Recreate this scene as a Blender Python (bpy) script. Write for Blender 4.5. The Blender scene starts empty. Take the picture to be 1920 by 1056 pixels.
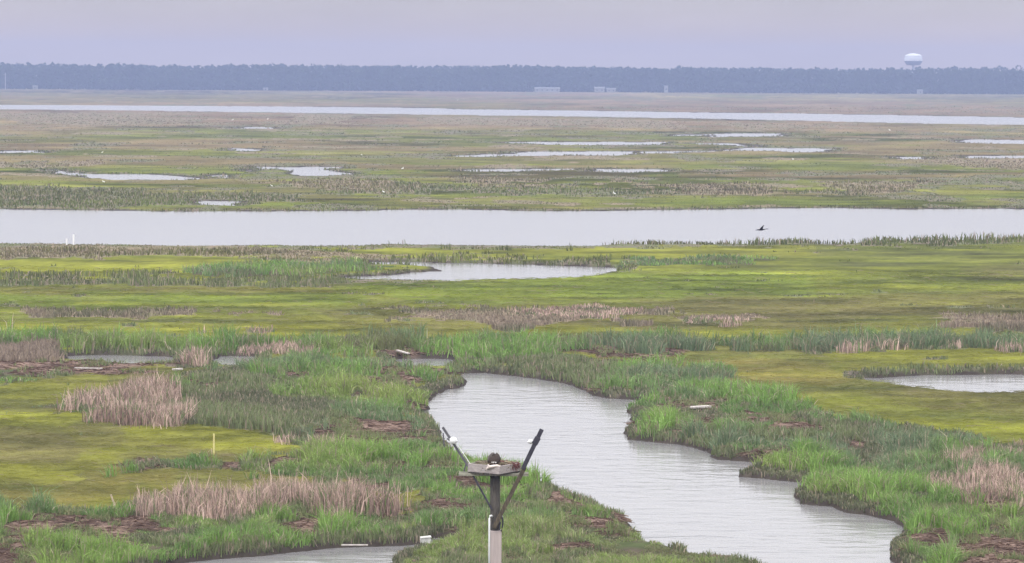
import bpy, bmesh, math, random
import numpy as np
from mathutils import Vector, Matrix
R = math.radians
random.seed(7); rng = np.random.default_rng(7)
C = bpy.context.scene.collection
SC = bpy.context.scene

# ------------------------------------------------------------------ camera
F = 6000.0; H = 14.0                      # focal length in 1920-wide pixels, camera height (m)
PITCH = math.atan(384 / F); ROLL = R(0.30)
f0 = np.array([0, math.cos(PITCH), -math.sin(PITCH)])
r0 = np.array([1.0, 0, 0]); u0 = np.cross(r0, f0)
rv = r0 * math.cos(ROLL) + u0 * math.sin(ROLL)
uv = -r0 * math.sin(ROLL) + u0 * math.cos(ROLL)
cam_d = bpy.data.cameras.new('camera'); cam = bpy.data.objects.new('camera', cam_d); C.objects.link(cam)
cam_d.sensor_width = 36; cam_d.lens = 36 * F / 1920; cam_d.clip_start = 0.5; cam_d.clip_end = 20000
M = Matrix(((rv[0], uv[0], -f0[0], 0), (rv[1], uv[1], -f0[1], 0), (rv[2], uv[2], -f0[2], H), (0, 0, 0, 1)))
cam.matrix_world = M
SC.camera = cam

def ray(px, py):
    return f0 + rv * ((px - 960) / F) - uv * ((py - 528) / F)
def G(px, py, z=0.3):                      # point of the marsh seen at a pixel
    d = ray(px, py); t = (z - H) / d[2]
    return Vector((d[0] * t, d[1] * t, z))
def Q(px, py, dist):                       # point at a given distance (world y)
    d = ray(px, py); t = dist / d[1]
    return Vector((d[0] * t, dist, H + d[2] * t))
def proj(x, y, z=0.0):
    vx, vy, vz = x, y, z - H
    den = np.maximum(vx * f0[0] + vy * f0[1] + vz * f0[2], 1e-3)
    px = 960 + F * (vx * rv[0] + vy * rv[1] + vz * rv[2]) / den
    py = 528 - F * (vx * uv[0] + vy * uv[1] + vz * uv[2]) / den
    return px, py

# ------------------------------------------------------------------ sky and sun
SUN_EL, SUN_AZ = R(58), R(215)
w = bpy.data.worlds.new('World'); SC.world = w; w.use_nodes = True
nt = w.node_tree; nt.nodes.clear()
out = nt.nodes.new('ShaderNodeOutputWorld'); bg = nt.nodes.new('ShaderNodeBackground'); bg.inputs[1].default_value = 0.1
sky = nt.nodes.new('ShaderNodeTexSky'); sky.sky_type = 'NISHITA'; sky.sun_disc = False
sky.sun_elevation = SUN_EL; sky.sun_rotation = SUN_AZ
tc = nt.nodes.new('ShaderNodeTexCoord'); sep = nt.nodes.new('ShaderNodeSeparateXYZ')
nt.links.new(tc.outputs['Generated'], sep.inputs[0])
ramp = nt.nodes.new('ShaderNodeValToRGB'); e = ramp.color_ramp.elements
e[0].position = 0.0; e[0].color = (.325, .257, .215, 1)
e[1].position = 1.0; e[1].color = (1.0, 1.0, 1.0, 1)
for p, c in ((0.012, (.313, .250, .222)), (0.026, (.255, .236, .224)), (0.06, (.335, .33, .345)), (0.13, (.59, .58, .59)), (0.3, (.80, .795, .81))):
    k = e.new(p); k.color = (*c, 1)
nt.links.new(sep.outputs[2], ramp.inputs[0])
cl = nt.nodes.new('ShaderNodeTexNoise'); cl.inputs['Scale'].default_value = 9; cl.inputs['Detail'].default_value = 4
mpw = nt.nodes.new('ShaderNodeMapping'); mpw.inputs['Scale'].default_value = (1, 1, 5)
nt.links.new(tc.outputs['Generated'], mpw.inputs[0]); nt.links.new(mpw.outputs[0], cl.inputs['Vector'])
mr = nt.nodes.new('ShaderNodeMapRange'); mr.inputs['To Min'].default_value = 21.5; mr.inputs['To Max'].default_value = 26.5
mr.inputs['From Min'].default_value = .25; mr.inputs['From Max'].default_value = .75
nt.links.new(cl.outputs[0], mr.inputs[0])
vm = nt.nodes.new('ShaderNodeVectorMath'); vm.operation = 'SCALE'
nt.links.new(ramp.outputs[0], vm.inputs[0]); nt.links.new(mr.outputs[0], vm.inputs['Scale'])
mx = nt.nodes.new('ShaderNodeMixRGB'); mx.inputs[0].default_value = 0.93
nt.links.new(sky.outputs[0], mx.inputs[1]); nt.links.new(vm.outputs[0], mx.inputs[2])
nt.links.new(mx.outputs[0], bg.inputs[0]); nt.links.new(bg.outputs[0], out.inputs[0])

sl = bpy.data.lights.new('sun', 'SUN'); sl.energy = 1.5; sl.angle = R(11); sl.color = (1, .96, .9)
so = bpy.data.objects.new('sun', sl); C.objects.link(so)
sd_ = Vector((math.sin(SUN_AZ) * math.cos(SUN_EL), math.cos(SUN_AZ) * math.cos(SUN_EL), math.sin(SUN_EL)))
so.rotation_euler = sd_.to_track_quat('Z', 'Y').to_euler()
SC.view_settings.view_transform = 'Standard'; SC.view_settings.look = 'None'
SC.view_settings.exposure = 0.0; SC.view_settings.gamma = 1
SC.cycles.max_bounces = 6; SC.cycles.diffuse_bounces = 3; SC.cycles.glossy_bounces = 2
SC.cycles.transmission_bounces = 2; SC.cycles.volume_bounces = 0; SC.cycles.caustics_reflective = False

# ------------------------------------------------------------------ helpers
def tag(o, label=None, cat=None, group=None, kind=None):
    if label: o['label'] = label
    if cat: o['category'] = cat
    if group: o['group'] = group
    if kind: o['kind'] = kind
    return o
def empty(name, loc):
    o = bpy.data.objects.new(name, None); C.objects.link(o); o.location = loc; o.empty_display_size = .2
    return o
def mat(name, col, rough=.8, noise=None, col2=None, attr=False, bump=0, translucent=0, stretch=(1, 1, 1), metal=0):
    m = bpy.data.materials.new(name); m.use_nodes = True; n = m.node_tree; b = n.nodes['Principled BSDF']
    b.inputs['Roughness'].default_value = rough; b.inputs['Metallic'].default_value = metal
    b.inputs['Specular IOR Level'].default_value = .03 if attr else .2
    src = None
    if attr:
        a = n.nodes.new('ShaderNodeVertexColor'); a.layer_name = 'col'; src = a.outputs[0]
    else:
        b.inputs['Base Color'].default_value = (*col, 1)
    if noise:
        t = n.nodes.new('ShaderNodeTexCoord'); mp = n.nodes.new('ShaderNodeMapping'); mp.inputs['Scale'].default_value = stretch
        n.links.new(t.outputs['Object'], mp.inputs[0])
        tx = n.nodes.new('ShaderNodeTexNoise'); tx.inputs['Scale'].default_value = noise; tx.inputs['Detail'].default_value = 8
        tx.inputs['Roughness'].default_value = .65
        n.links.new(mp.outputs[0], tx.inputs['Vector'])
        if attr:
            q = n.nodes.new('ShaderNodeMapRange'); q.inputs['From Min'].default_value = .3; q.inputs['From Max'].default_value = .7
            q.inputs['To Min'].default_value = .70; q.inputs['To Max'].default_value = 1.30
            n.links.new(tx.outputs[0], q.inputs[0])
            s = n.nodes.new('ShaderNodeVectorMath'); s.operation = 'SCALE'
            n.links.new(src, s.inputs[0]); n.links.new(q.outputs[0], s.inputs['Scale']); src = s.outputs[0]
        else:
            q = n.nodes.new('ShaderNodeMapRange'); q.inputs['From Min'].default_value = .35; q.inputs['From Max'].default_value = .65
            n.links.new(tx.outputs[0], q.inputs[0])
            x = n.nodes.new('ShaderNodeMixRGB'); x.inputs[1].default_value = (*col, 1); x.inputs[2].default_value = (*(col2 or col), 1)
            n.links.new(q.outputs[0], x.inputs[0]); src = x.outputs[0]
        if bump:
            bp = n.nodes.new('ShaderNodeBump'); bp.inputs['Strength'].default_value = bump; bp.inputs['Distance'].default_value = .05
            n.links.new(tx.outputs[0], bp.inputs['Height']); n.links.new(bp.outputs[0], b.inputs['Normal'])
    if src: n.links.new(src, b.inputs['Base Color'])
    if translucent:
        tr = n.nodes.new('ShaderNodeBsdfTranslucent'); ms = n.nodes.new('ShaderNodeMixShader'); ms.inputs[0].default_value = translucent
        if src: n.links.new(src, tr.inputs[0])
        else: tr.inputs[0].default_value = (*col, 1)
        o = n.nodes['Material Output']
        n.links.new(b.outputs[0], ms.inputs[1]); n.links.new(tr.outputs[0], ms.inputs[2]); n.links.new(ms.outputs[0], o.inputs[0])
    return m

class MB:
    """collects shapes, builds one mesh object"""
    def __init__(s): s.v = []; s.f = []; s.c = []; s.col = (1, 1, 1)
    def add(s, vs, fs, col=None):
        o = len(s.v); s.v += [tuple(p) for p in vs]; s.f += [tuple(i + o for i in q) for q in fs]
        s.c += [col or s.col] * len(vs)
    def beam(s, a, b, wx, wy=None, up=(0, 0, 1), col=None):       # rectangular bar from a to b
        a = Vector(a); b = Vector(b); wy = wy or wx; d = (b - a).normalized(); u = Vector(up)
        if abs(d.dot(u)) > .95: u = Vector((0, 1, 0))
        x = d.cross(u).normalized() * wx / 2; y = x.cross(d).normalized() * wy / 2
        vs = [p + i * x + j * y for p in (a, b) for i, j in ((-1, -1), (1, -1), (1, 1), (-1, 1))]
        s.add(vs, [(0, 1, 2, 3), (7, 6, 5, 4), (0, 4, 5, 1), (1, 5, 6, 2), (2, 6, 7, 3), (3, 7, 4, 0)], col)
    def sweep(s, pts, rad, n=10, col=None, flat=1.0):              # tube with changing radius
        pts = [Vector(p) for p in pts]; vs = []; cs = []
        for i, p in enumerate(pts):
            d = (pts[min(i + 1, len(pts) - 1)] - pts[max(i - 1, 0)]).normalized()
            u = Vector((0, 0, 1)) if abs(d.z) < .9 else Vector((1, 0, 0))
            x = d.cross(u).normalized(); y = x.cross(d).normalized()
            for k in range(n):
                t = 2 * math.pi * k / n; vs.append(p + (x * math.cos(t) + y * math.sin(t) * flat) * rad[i])
        fs = [(i * n + k, i * n + (k + 1) % n, (i + 1) * n + (k + 1) % n, (i + 1) * n + k) for i in range(len(pts) - 1) for k in range(n)]
        fs += [tuple(range(n))[::-1], tuple((len(pts) - 1) * n + k for k in range(n))]
        s.add(vs, fs, col)
    def lathe(s, prof, n=24, loc=(0, 0, 0), col=None):
        vs = [(loc[0] + r * math.cos(2 * math.pi * k / n), loc[1] + r * math.sin(2 * math.pi * k / n), loc[2] + z) for r, z in prof for k in range(n)]
        fs = [(i * n + k, i * n + (k + 1) % n, (i + 1) * n + (k + 1) % n, (i + 1) * n + k) for i in range(len(prof) - 1) for k in range(n)]
        fs += [tuple(range(n))[::-1], tuple((len(prof) - 1) * n + k for k in range(n))]
        s.add(vs, fs, col)
    def build(s, name, m, parent=None, smooth=False, bevel=0, attr=False):
        me = bpy.data.meshes.new(name); me.from_pydata(s.v, [], s.f); me.update()
        bm = bmesh.new(); bm.from_mesh(me); bmesh.ops.recalc_face_normals(bm, faces=bm.faces); bm.to_mesh(me); bm.free()
        if attr:
            a = me.color_attributes.new('col', 'FLOAT_COLOR', 'POINT')
            a.data.foreach_set('color', np.array([(*c, 1) for c in s.c], dtype=np.float32).ravel())
        if smooth:
            for p in me.polygons: p.use_smooth = True
        me.materials.append(m)
        o = bpy.data.objects.new(name, me); C.objects.link(o)
        if bevel:
            b = o.modifiers.new('bevel', 'BEVEL'); b.width = bevel; b.segments = 2
        if parent:
            o.parent = parent
            if parent.location.length > 0: o.matrix_parent_inverse = Matrix.Translation(-Vector(parent.location))
        return o

# value noise in world space
def _h(ix, iy, seed):
    h = (ix.astype(np.int64) * 374761393 + iy.astype(np.int64) * 668265263 + seed * 2246822519) & 0xFFFFFFFF
    h = ((h ^ (h >> 13)) * 1274126177) & 0xFFFFFFFF
    h = ((h ^ (h >> 16)) * 2246822519) & 0xFFFFFFFF
    return ((h ^ (h >> 15)) & 0xFFFFFF) / float(0xFFFFFF)
def vn(x, y, seed=0):
    xi = np.floor(x); yi = np.floor(y); fx = x - xi; fy = y - yi
    fx = fx * fx * (3 - 2 * fx); fy = fy * fy * (3 - 2 * fy)
    a = _h(xi, yi, seed); b = _h(xi + 1, yi, seed); c = _h(xi, yi + 1, seed); d = _h(xi + 1, yi + 1, seed)
    return (a * (1 - fx) + b * fx) * (1 - fy) + (c * (1 - fx) + d * fx) * fy
def fbm(x, y, seed=0, o=4, g=.5):
    t = 0; a = 1; s = 0
    for i in range(o):
        t = t + a * vn(x * 2 ** i + 17.3 * i, y * 2 ** i - 9.1 * i, seed + i); s += a; a *= g
    return t / s

# ------------------------------------------------------------------ land cover, read off as outlines on the marsh
WATER = [
 # wide river across the middle
 [(-3000,378),(-900,388),(-400,391),(0,393),(150,394),(310,397),(480,396),(640,396),(740,394),(860,393),(1000,395),(1090,396),(1300,393),(1480,391),(1560,390),(1700,393),(1920,392),(2320,390),(5000,380),
  (5000,440),(2320,450),(1920,451),(1760,452),(1640,454),(1590,459),(1560,460),(1500,455),(1450,459),(1360,460),(1280,459),(1170,460),(1080,464),(1000,463),(900,462),(720,460),(640,462),(420,463),(250,462),(140,460),(0,459),(-400,457),(-3000,450)],
 # far river
 [(-4000,160),(-400,194),(0,197),(640,201),(840,203.5),(848,205),(1100,208),(1280,211),(1480,213),(1720,217),(1920,221),(2320,227),(6000,265),
  (6000,280),(2320,240),(1920,234.5),(1720,231.5),(1480,226),(1280,222),(1100,219),(840,215.5),(640,213),(300,208),(0,205),(-400,200),(-4000,170)],
 [(1328,252),(1400,251),(1464,251.5),(1462,255.5),(1340,256)], [(1270,253),(1322,253),(1320,254.6),(1270,254.6)],
 [(1798,263),(1830,262.5),(1920,264),(2100,265),(2100,271),(1920,269.5),(1812,268)],
 [(1376,278),(1440,278),(1566,280),(1545,284),(1500,285),(1440,282),(1380,282)], [(1280,283.5),(1378,281.5),(1376,283.3),(1280,285.3)],
 [(1683,295),(1735,295),(1735,297.6),(1690,298)], [(1808,293),(1920,293),(2050,294),(2050,296.5),(1810,296)],
 [(928,268),(1015,267),(1250,267.5),(1236,271),(1060,271.8)],
 [(838,292),(964,289),(978,285.5),(1183,285),(1169,291),(1072,290.5),(993,291.8),(892,294)], [(1194,285),(1280,284.5),(1280,286.5),(1200,287)],
 [(1115,317.5),(1243,318.5),(1240,321.5),(1150,322.5),(1120,321)], [(870,319),(975,318),(1075,317.5),(1075,319),(960,321),(872,321)],
 [(94,319),(115,320),(120,324),(180,327),(288,328),(342,330),(385,334.5),(352,337.5),(216,336),(180,334),(111,328)],
 [(400,330),(426,329),(425,332.5),(402,332.8)],
 [(482,313.5),(545,315),(560,313.5),(640,314),(648,317),(600,318),(655,323.5),(650,327),(600,329),(560,329),(552,324),(540,319),(484,317)],
 [(360,376.5),(400,377.5),(455,380),(440,385),(380,383)], [(428,279),(485,280),(480,283),(436,282.8)],
 [(448,239),(512,239.5),(510,241),(450,241)], [(0,283.5),(80,284),(78,286),(0,286)], 
 [(1420,275),(1385,270),(1300,269.5),(1300,271),(1370,272)], [(460,319),(475,320),(470,322)],

 # pond in the middle ground with its spit
 [(690,491),(760,492),(860,493),(1000,497),(1100,500),(1170,503.5),(1160,512),(1110,519),(1040,524),(960,527),(850,528),(760,528),(700,527),(650,524),(640,521),(660,519),(700,517),(760,513),(834,508),(800,501),(760,498),(700,498)],
 # pond at the right edge
 [(1612,709),(1660,707),(1760,704),(1850,702),(1920,702),(2100,706),(2180,716),(2080,744),(1980,742),(1925,741),(1890,748),(1850,749),(1800,747),(1750,739),(1700,733),(1645,725),(1605,716)],
 # thin channel behind the reeds
 [(110,667),(167,667),(267,668),(330,670),(335,694),(253,694),(180,689),(120,680)], [(400,667),(475,667),(480,692),(405,692)], [(745,674),(845,674),(850,688),(820,697),(760,694)],
 # winding creek
 [(846,712),(856,702),(900,699),(940,702),(980,706),(1023,714),(1060,722),(1100,731),(1117,742),(1150,748),(1203,751),(1222,758),(1188,766),(1175,774),(1180,785),(1196,789),(1175,800),(1177,823),(1214,828),(1274,834),(1316,840),(1331,850),(1352,862),(1385,864),(1430,866),(1448,874),(1400,886),(1385,893),(1439,898),(1512,907),(1496,932),(1512,947),(1566,950),(1596,962),(1679,976),(1709,990),(1698,1008),(1672,1020),(1671,1040),(1694,1066),(1760,1120),(1860,1200),(2000,1400),(2400,2200),
  (2000,2200),(1700,1400),(1600,1200),(1500,1120),(1430,1085),(1385,1066),(1330,1054),(1280,1038),(1225,1022),(1190,1012),(1155,1003),(1178,990),(1150,975),(1100,955),(1060,940),(1030,920),(1000,905),(950,893),(900,885),(850,868),(828,845),(824,820),(815,803),(800,788),(797,768),(808,752),(806,740),(838,732),(868,729),(884,719),(875,712)],
 # pond at the bottom edge
 [(290,1066),(340,1056),(400,1047),(480,1041),(560,1034),(640,1028),(785,1022),(810,1008),(880,1012),(850,1025),(800,1034),(750,1048),(735,1070),(740,1300),(100,1300),(180,1120)],
 # grey pools left and right of the channel
 [(66,713),(97,711),(100,716),(70,718)],
]
def world_poly(pts, z=0.0):
    a = []; my = sum(p[1] for p in pts) / len(pts); w_ = max(p[0] for p in pts) - min(p[0] for p in pts)
    if w_ < 3000 and my < 420: pts = [(p[0], p[1] + (.6 + (my - 230) * .010 if p[1] > my else -.6)) for p in pts]
    
    for p in pts:
        px, py = p
        g = G(px, max(py, 144 + (px - 960) * math.tan(ROLL) + 12), z); a.append((g.x, g.y))
    return np.array(a)
WPOLY = [world_poly(p) for p in WATER]
def inpoly(x, y, P):
    ins = np.zeros(x.shape, bool); n = len(P)
    for i in range(n):
        x1, y1 = P[i]; x2, y2 = P[(i + 1) % n]
        c = ((y1 > y) != (y2 > y)) & (x < (x2 - x1) * (y - y1) / (y2 - y1 + 1e-12) + x1)
        ins ^= c
    return ins
def water_sd(x, y):
    """metres to the nearest shore, positive on land"""
    D = np.maximum(y, 60.0)
    amp = .22 * D / 100
    wx = x + (fbm(x / 2.2, y / 2.2, 51, 3) - .5) * 4 * amp; wy = y + (fbm(x / 2.5, y / 2.5, 77, 3) - .5) * 5 * amp
    best = np.full(x.shape, 1e3)
    for P in WPOLY:
        mg = 12
        sel = (wx > P[:, 0].min() - mg) & (wx < P[:, 0].max() + mg) & (wy > P[:, 1].min() - mg) & (wy < P[:, 1].max() + mg)
        if not sel.any(): continue
        idx = np.nonzero(sel)[0]; X = wx[idx]; Y = wy[idx]; d2 = np.full(X.shape, 1e6)
        for i in range(len(P)):
            a = P[i]; b = P[(i + 1) % len(P)]; ab = b - a; L = max(ab @ ab, 1e-9)
            t = np.clip(((X - a[0]) * ab[0] + (Y - a[1]) * ab[1]) / L, 0, 1)
            d2 = np.minimum(d2, (X - a[0] - t * ab[0]) ** 2 + (Y - a[1] - t * ab[1]) ** 2)
        d = np.sqrt(d2); d = np.where(inpoly(X, Y, P), -d, d)
        best[idx] = np.where(np.abs(d) < np.abs(best[idx]), d, np.where((d < 0) & (best[idx] > 0), d, np.where((d > 0) & (best[idx] < 0), best[idx], best[idx])))
    return best

# cover classes: 0 meadow  1 tall green  2 tan reeds  3 brown wrack  4 grey-green rough  5 brown rough   (class, height, outline)
ZONES = [
 (4,.55,[(-900,345),(0,352),(60,350),(140,357),(320,362),(480,366),(560,372),(560,380),(420,384),(300,388),(250,393),(-900,391)]),
 (4,.45,[(560,340),(640,338),(800,345),(900,352),(1100,356),(1250,360),(1500,362),(1920,356),(2300,356),(2300,368),(1920,366),(1500,368),(1200,368),(800,366),(600,362)]),
 (5,.5,[(545,340),(620,336),(700,338),(790,352),(780,362),(640,356),(550,352)]), (5,.4,[(860,334),(1200,340),(1200,352),(1000,352),(870,346)]),
 (5,.5,[(1270,348),(1440,345),(1450,368),(1300,368)]), (5,.45,[(1560,345),(1700,342),(1920,348),(1920,362),(1700,366),(1570,366)]),
 (5,.3,[(1700,298),(1920,298),(2200,300),(2200,322),(1920,320),(1780,312)]), (5,.3,[(-300,300),(140,304),(240,300),(200,310),(100,316),(-300,316)]),
 (5,.25,[(-300,210),(300,212),(640,216),(1000,222),(1600,236),(1400,246),(900,234),(500,232),(200,236),(-300,226)]),
 (5,.3,[(450,336),(486,335),(486,342),(452,342)]),
 (4,.4,[(340,378),(455,374),(460,380),(400,376),(350,378)]),
 # near bank of the river
 (4,.50,[(-3000,446),(0,452),(640,456),(1280,454),(1500,450),(1600,454),(1920,446),(5000,438),(5000,452),(1920,458),(1620,462),(1480,462),(1080,470),(640,468),(0,466),(-3000,460)]),
 (5,.55,[(-900,462),(0,464),(180,463),(480,466),(480,484),(300,484),(180,488),(0,488),(-900,486)]),
 (5,.4,[(480,470),(640,472),(740,480),(720,492),(600,494),(480,488)]),
 (1,.6,[(330,520),(400,510),(480,503),(620,499),(705,499),(712,508),(640,516),(560,523),(420,522)]),
 (4,.35,[(705,500),(760,500),(830,508),(760,512),(700,516)]),
 (4,.5,[(-400,520),(100,522),(300,520),(330,526),(150,527),(-400,528)]), (4,.4,[(-400,530),(180,532),(560,530),(860,525),(860,531),(560,540),(150,540),(-400,538)]),
 (4,.45,[(735,484),(860,487),(1000,491),(1100,494),(1170,492),(1230,487),(1240,496),(1160,504),(1000,496),(860,492),(740,491)]),
 (4,.3,[(860,522),(1000,517),(1100,510),(1170,506),(1170,510),(1060,517),(960,524),(870,526)]),
 (1,.35,[(1170,494),(1280,492),(1430,490),(1430,498),(1300,500),(1180,503)]),
 (5,.45,[(-900,588),(0,588),(200,588),(400,584),(640,584),(710,590),(640,604),(400,600),(100,602),(-900,602)]),
 (5,.4,[(700,586),(860,588),(960,584),(1200,582),(1390,600),(1390,622),(1200,624),(900,622),(760,612)]),
 (2,.55,[(960,588),(1060,583),(1160,582),(1150,600),(980,600)]), (2,.6,[(1250,606),(1390,608),(1392,624),(1290,622)]),
 (2,.6,[(400,626),(520,624),(520,632),(410,634)]), (5,.5,[(1780,606),(1920,600),(2200,600),(2200,630),(1920,630),(1790,626)]),
 # long bank of tall grass
 (1,.85,[(-900,640),(0,646),(300,650),(640,652),(900,654),(1280,652),(1600,650),(1920,650),(3000,646),(3000,668),(1920,662),(1600,664),(1280,668),(900,684),(760,676),(640,672),(480,667),(300,667),(0,664),(-900,664)]),
 (2,.7,[(1600,660),(1740,662),(1860,660),(1910,664),(1880,668),(1640,669)]), (5,.6,[(1040,657),(1150,659),(1150,666),(1040,665)]),
 (5,.6,[(-200,660),(60,662),(120,672),(160,684),(60,686),(-200,682)]),
 # left marsh
 (1,.62,[(455,688),(560,684),(700,684),(760,690),(885,714),(868,728),(806,742),(800,790),(826,830),(840,872),(900,886),(960,898),(1020,916),(1100,955),(1182,990),(1150,1002),(1060,1000),(960,1010),(800,1010),(830,960),(790,945),(700,930),(560,915),(230,902),(240,886),(420,884),(560,872),(650,866),(650,845),(560,835),(400,818),(300,800),(390,780),(330,745),(345,718),(420,706)]),
 (4,.36,[(345,716),(470,708),(560,760),(640,780),(600,826),(440,812),(400,770),(350,745)]),
 (1,.6,[(-300,712),(90,712),(100,722),(-300,724)]), (1,.5,[(70,775),(150,778),(140,790),(120,788),(60,782)]),
 (4,.2,[(90,690),(320,694),(470,692),(500,696),(440,704),(330,702),(220,696)]), 
 (2,.85,[(318,686),(336,680),(358,682),(360,692),(330,693)]),
 (2,1.0,[(130,790),(165,772),(205,752),(250,742),(330,748),(350,770),(398,790),(410,806),(390,814),(300,808),(200,800)]),
 (4,.45,[(400,775),(430,790),(440,806),(560,820),(600,836),(560,838),(400,824),(330,816)]),
 (2,.7,[(540,842),(600,838),(680,846),(680,866),(600,862)]), (2,.55,[(480,662),(610,664),(610,674),(500,672)]),
 (1,.4,[(700,925),(860,925),(870,970),(780,970)]),
 # right bank of the creek
 (1,.60,[(846,690),(960,682),(1060,684),(1200,688),(1290,700),(1350,720),(1440,760),(1560,792),(1700,812),(1800,840),(1920,870),(2600,950),(2600,1200),(1800,1150),(1690,1060),(1670,1030),(1710,992),(1600,960),(1500,940),(1512,906),(1386,892),(1440,870),(1350,860),(1176,822),(1176,796),(1200,788),(1176,772),(1216,756),(1110,742),(1020,713),(900,699)]),
 (4,.4,[(960,690),(1080,694),(1180,716),(1215,745),(1120,738),(1030,714),(900,698)]),
 (4,.4,[(1560,800),(1640,840),(1700,890),(1600,860),(1440,800)]), (4,.4,[(1700,910),(1780,895),(1780,930),(1720,935)]),
 (2,.75,[(1775,915),(1840,900),(1990,905),(2100,930),(1990,965),(1850,955),(1790,940)]), (2,.5,[(1800,855),(1930,862),(1930,880),(1820,872)]),
 (1,.6,[(-500,985),(60,985),(200,975),(330,972),(420,985),(790,992),(860,1000),(860,1012),(786,1019),(640,1021),(480,1030),(290,1048),(230,1070),(-500,1300)]),
 (2,1.0,[(322,980),(400,972),(520,966),(640,966),(785,978),(788,992),(700,994),(620,1000),(430,996)]),
 (2,.7,[(205,985),(330,975),(330,985),(215,992)]),
 (1,.40,[(800,1030),(960,1012),(1140,1008),(1230,1024),(1400,1070),(1600,1300),(700,1300),(740,1060)]),
 # wrack
 (3,.10,[(700,655),(735,652),(770,668),(760,676),(715,670)]), (3,.12,[(-200,688),(60,685),(180,684),(330,690),(325,700),(240,706),(80,712),(-200,708)]),
 (3,.10,[(700,704),(770,702),(785,714),(740,722),(705,718)]), (3,.12,[(610,812),(680,806),(765,808),(755,834),(680,840),(630,830)]),
 (3,.10,[(1300,758),(1350,756),(1362,772),(1310,774)]), (3,.12,[(1440,800),(1530,798),(1540,818),(1470,820)]), (3,.10,[(1000,670),(1240,668),(1240,680),(1060,679)]),
 (3,.12,[(1030,945),(1080,938),(1110,970),(1080,985),(1040,968)]), (3,.12,[(780,958),(840,954),(840,968),(790,984)]),
 (3,.12,[(60,995),(150,990),(290,1000),(280,1018),(200,1040),(160,1015),(60,1008)]), (3,.12,[(-200,1035),(60,1035),(115,1060),(110,1100),(-200,1100)]),
 (3,.12,[(1830,990),(1890,982),(1905,1005),(1850,1012)]), (3,.12,[(1780,1040),(1860,1030),(2100,1030),(2100,1100),(1790,1100)]), (3,.10,[(1100,1000),(1190,1010),(1235,1024),(1180,1028),(1110,1016)]),
 (3,.10,[(350,735),(410,732),(412,746),(365,750)]), (3,.10,[(1565,848),(1625,846),(1620,862),(1570,862)]), (3,.10,[(1750,880),(1800,876),(1800,890),(1760,892)]),
 (3,.10,[(640,924),(760,922),(760,930),(640,932)]), (3,.10,[(800,915),(870,912),(990,922),(980,932),(870,926)]), (3,.10,[(960,790),(961,790),(961,791)]),
 (3,.1,[(1660,1040),(1760,1030),(1790,1044),(1700,1060)]),
]
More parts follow.
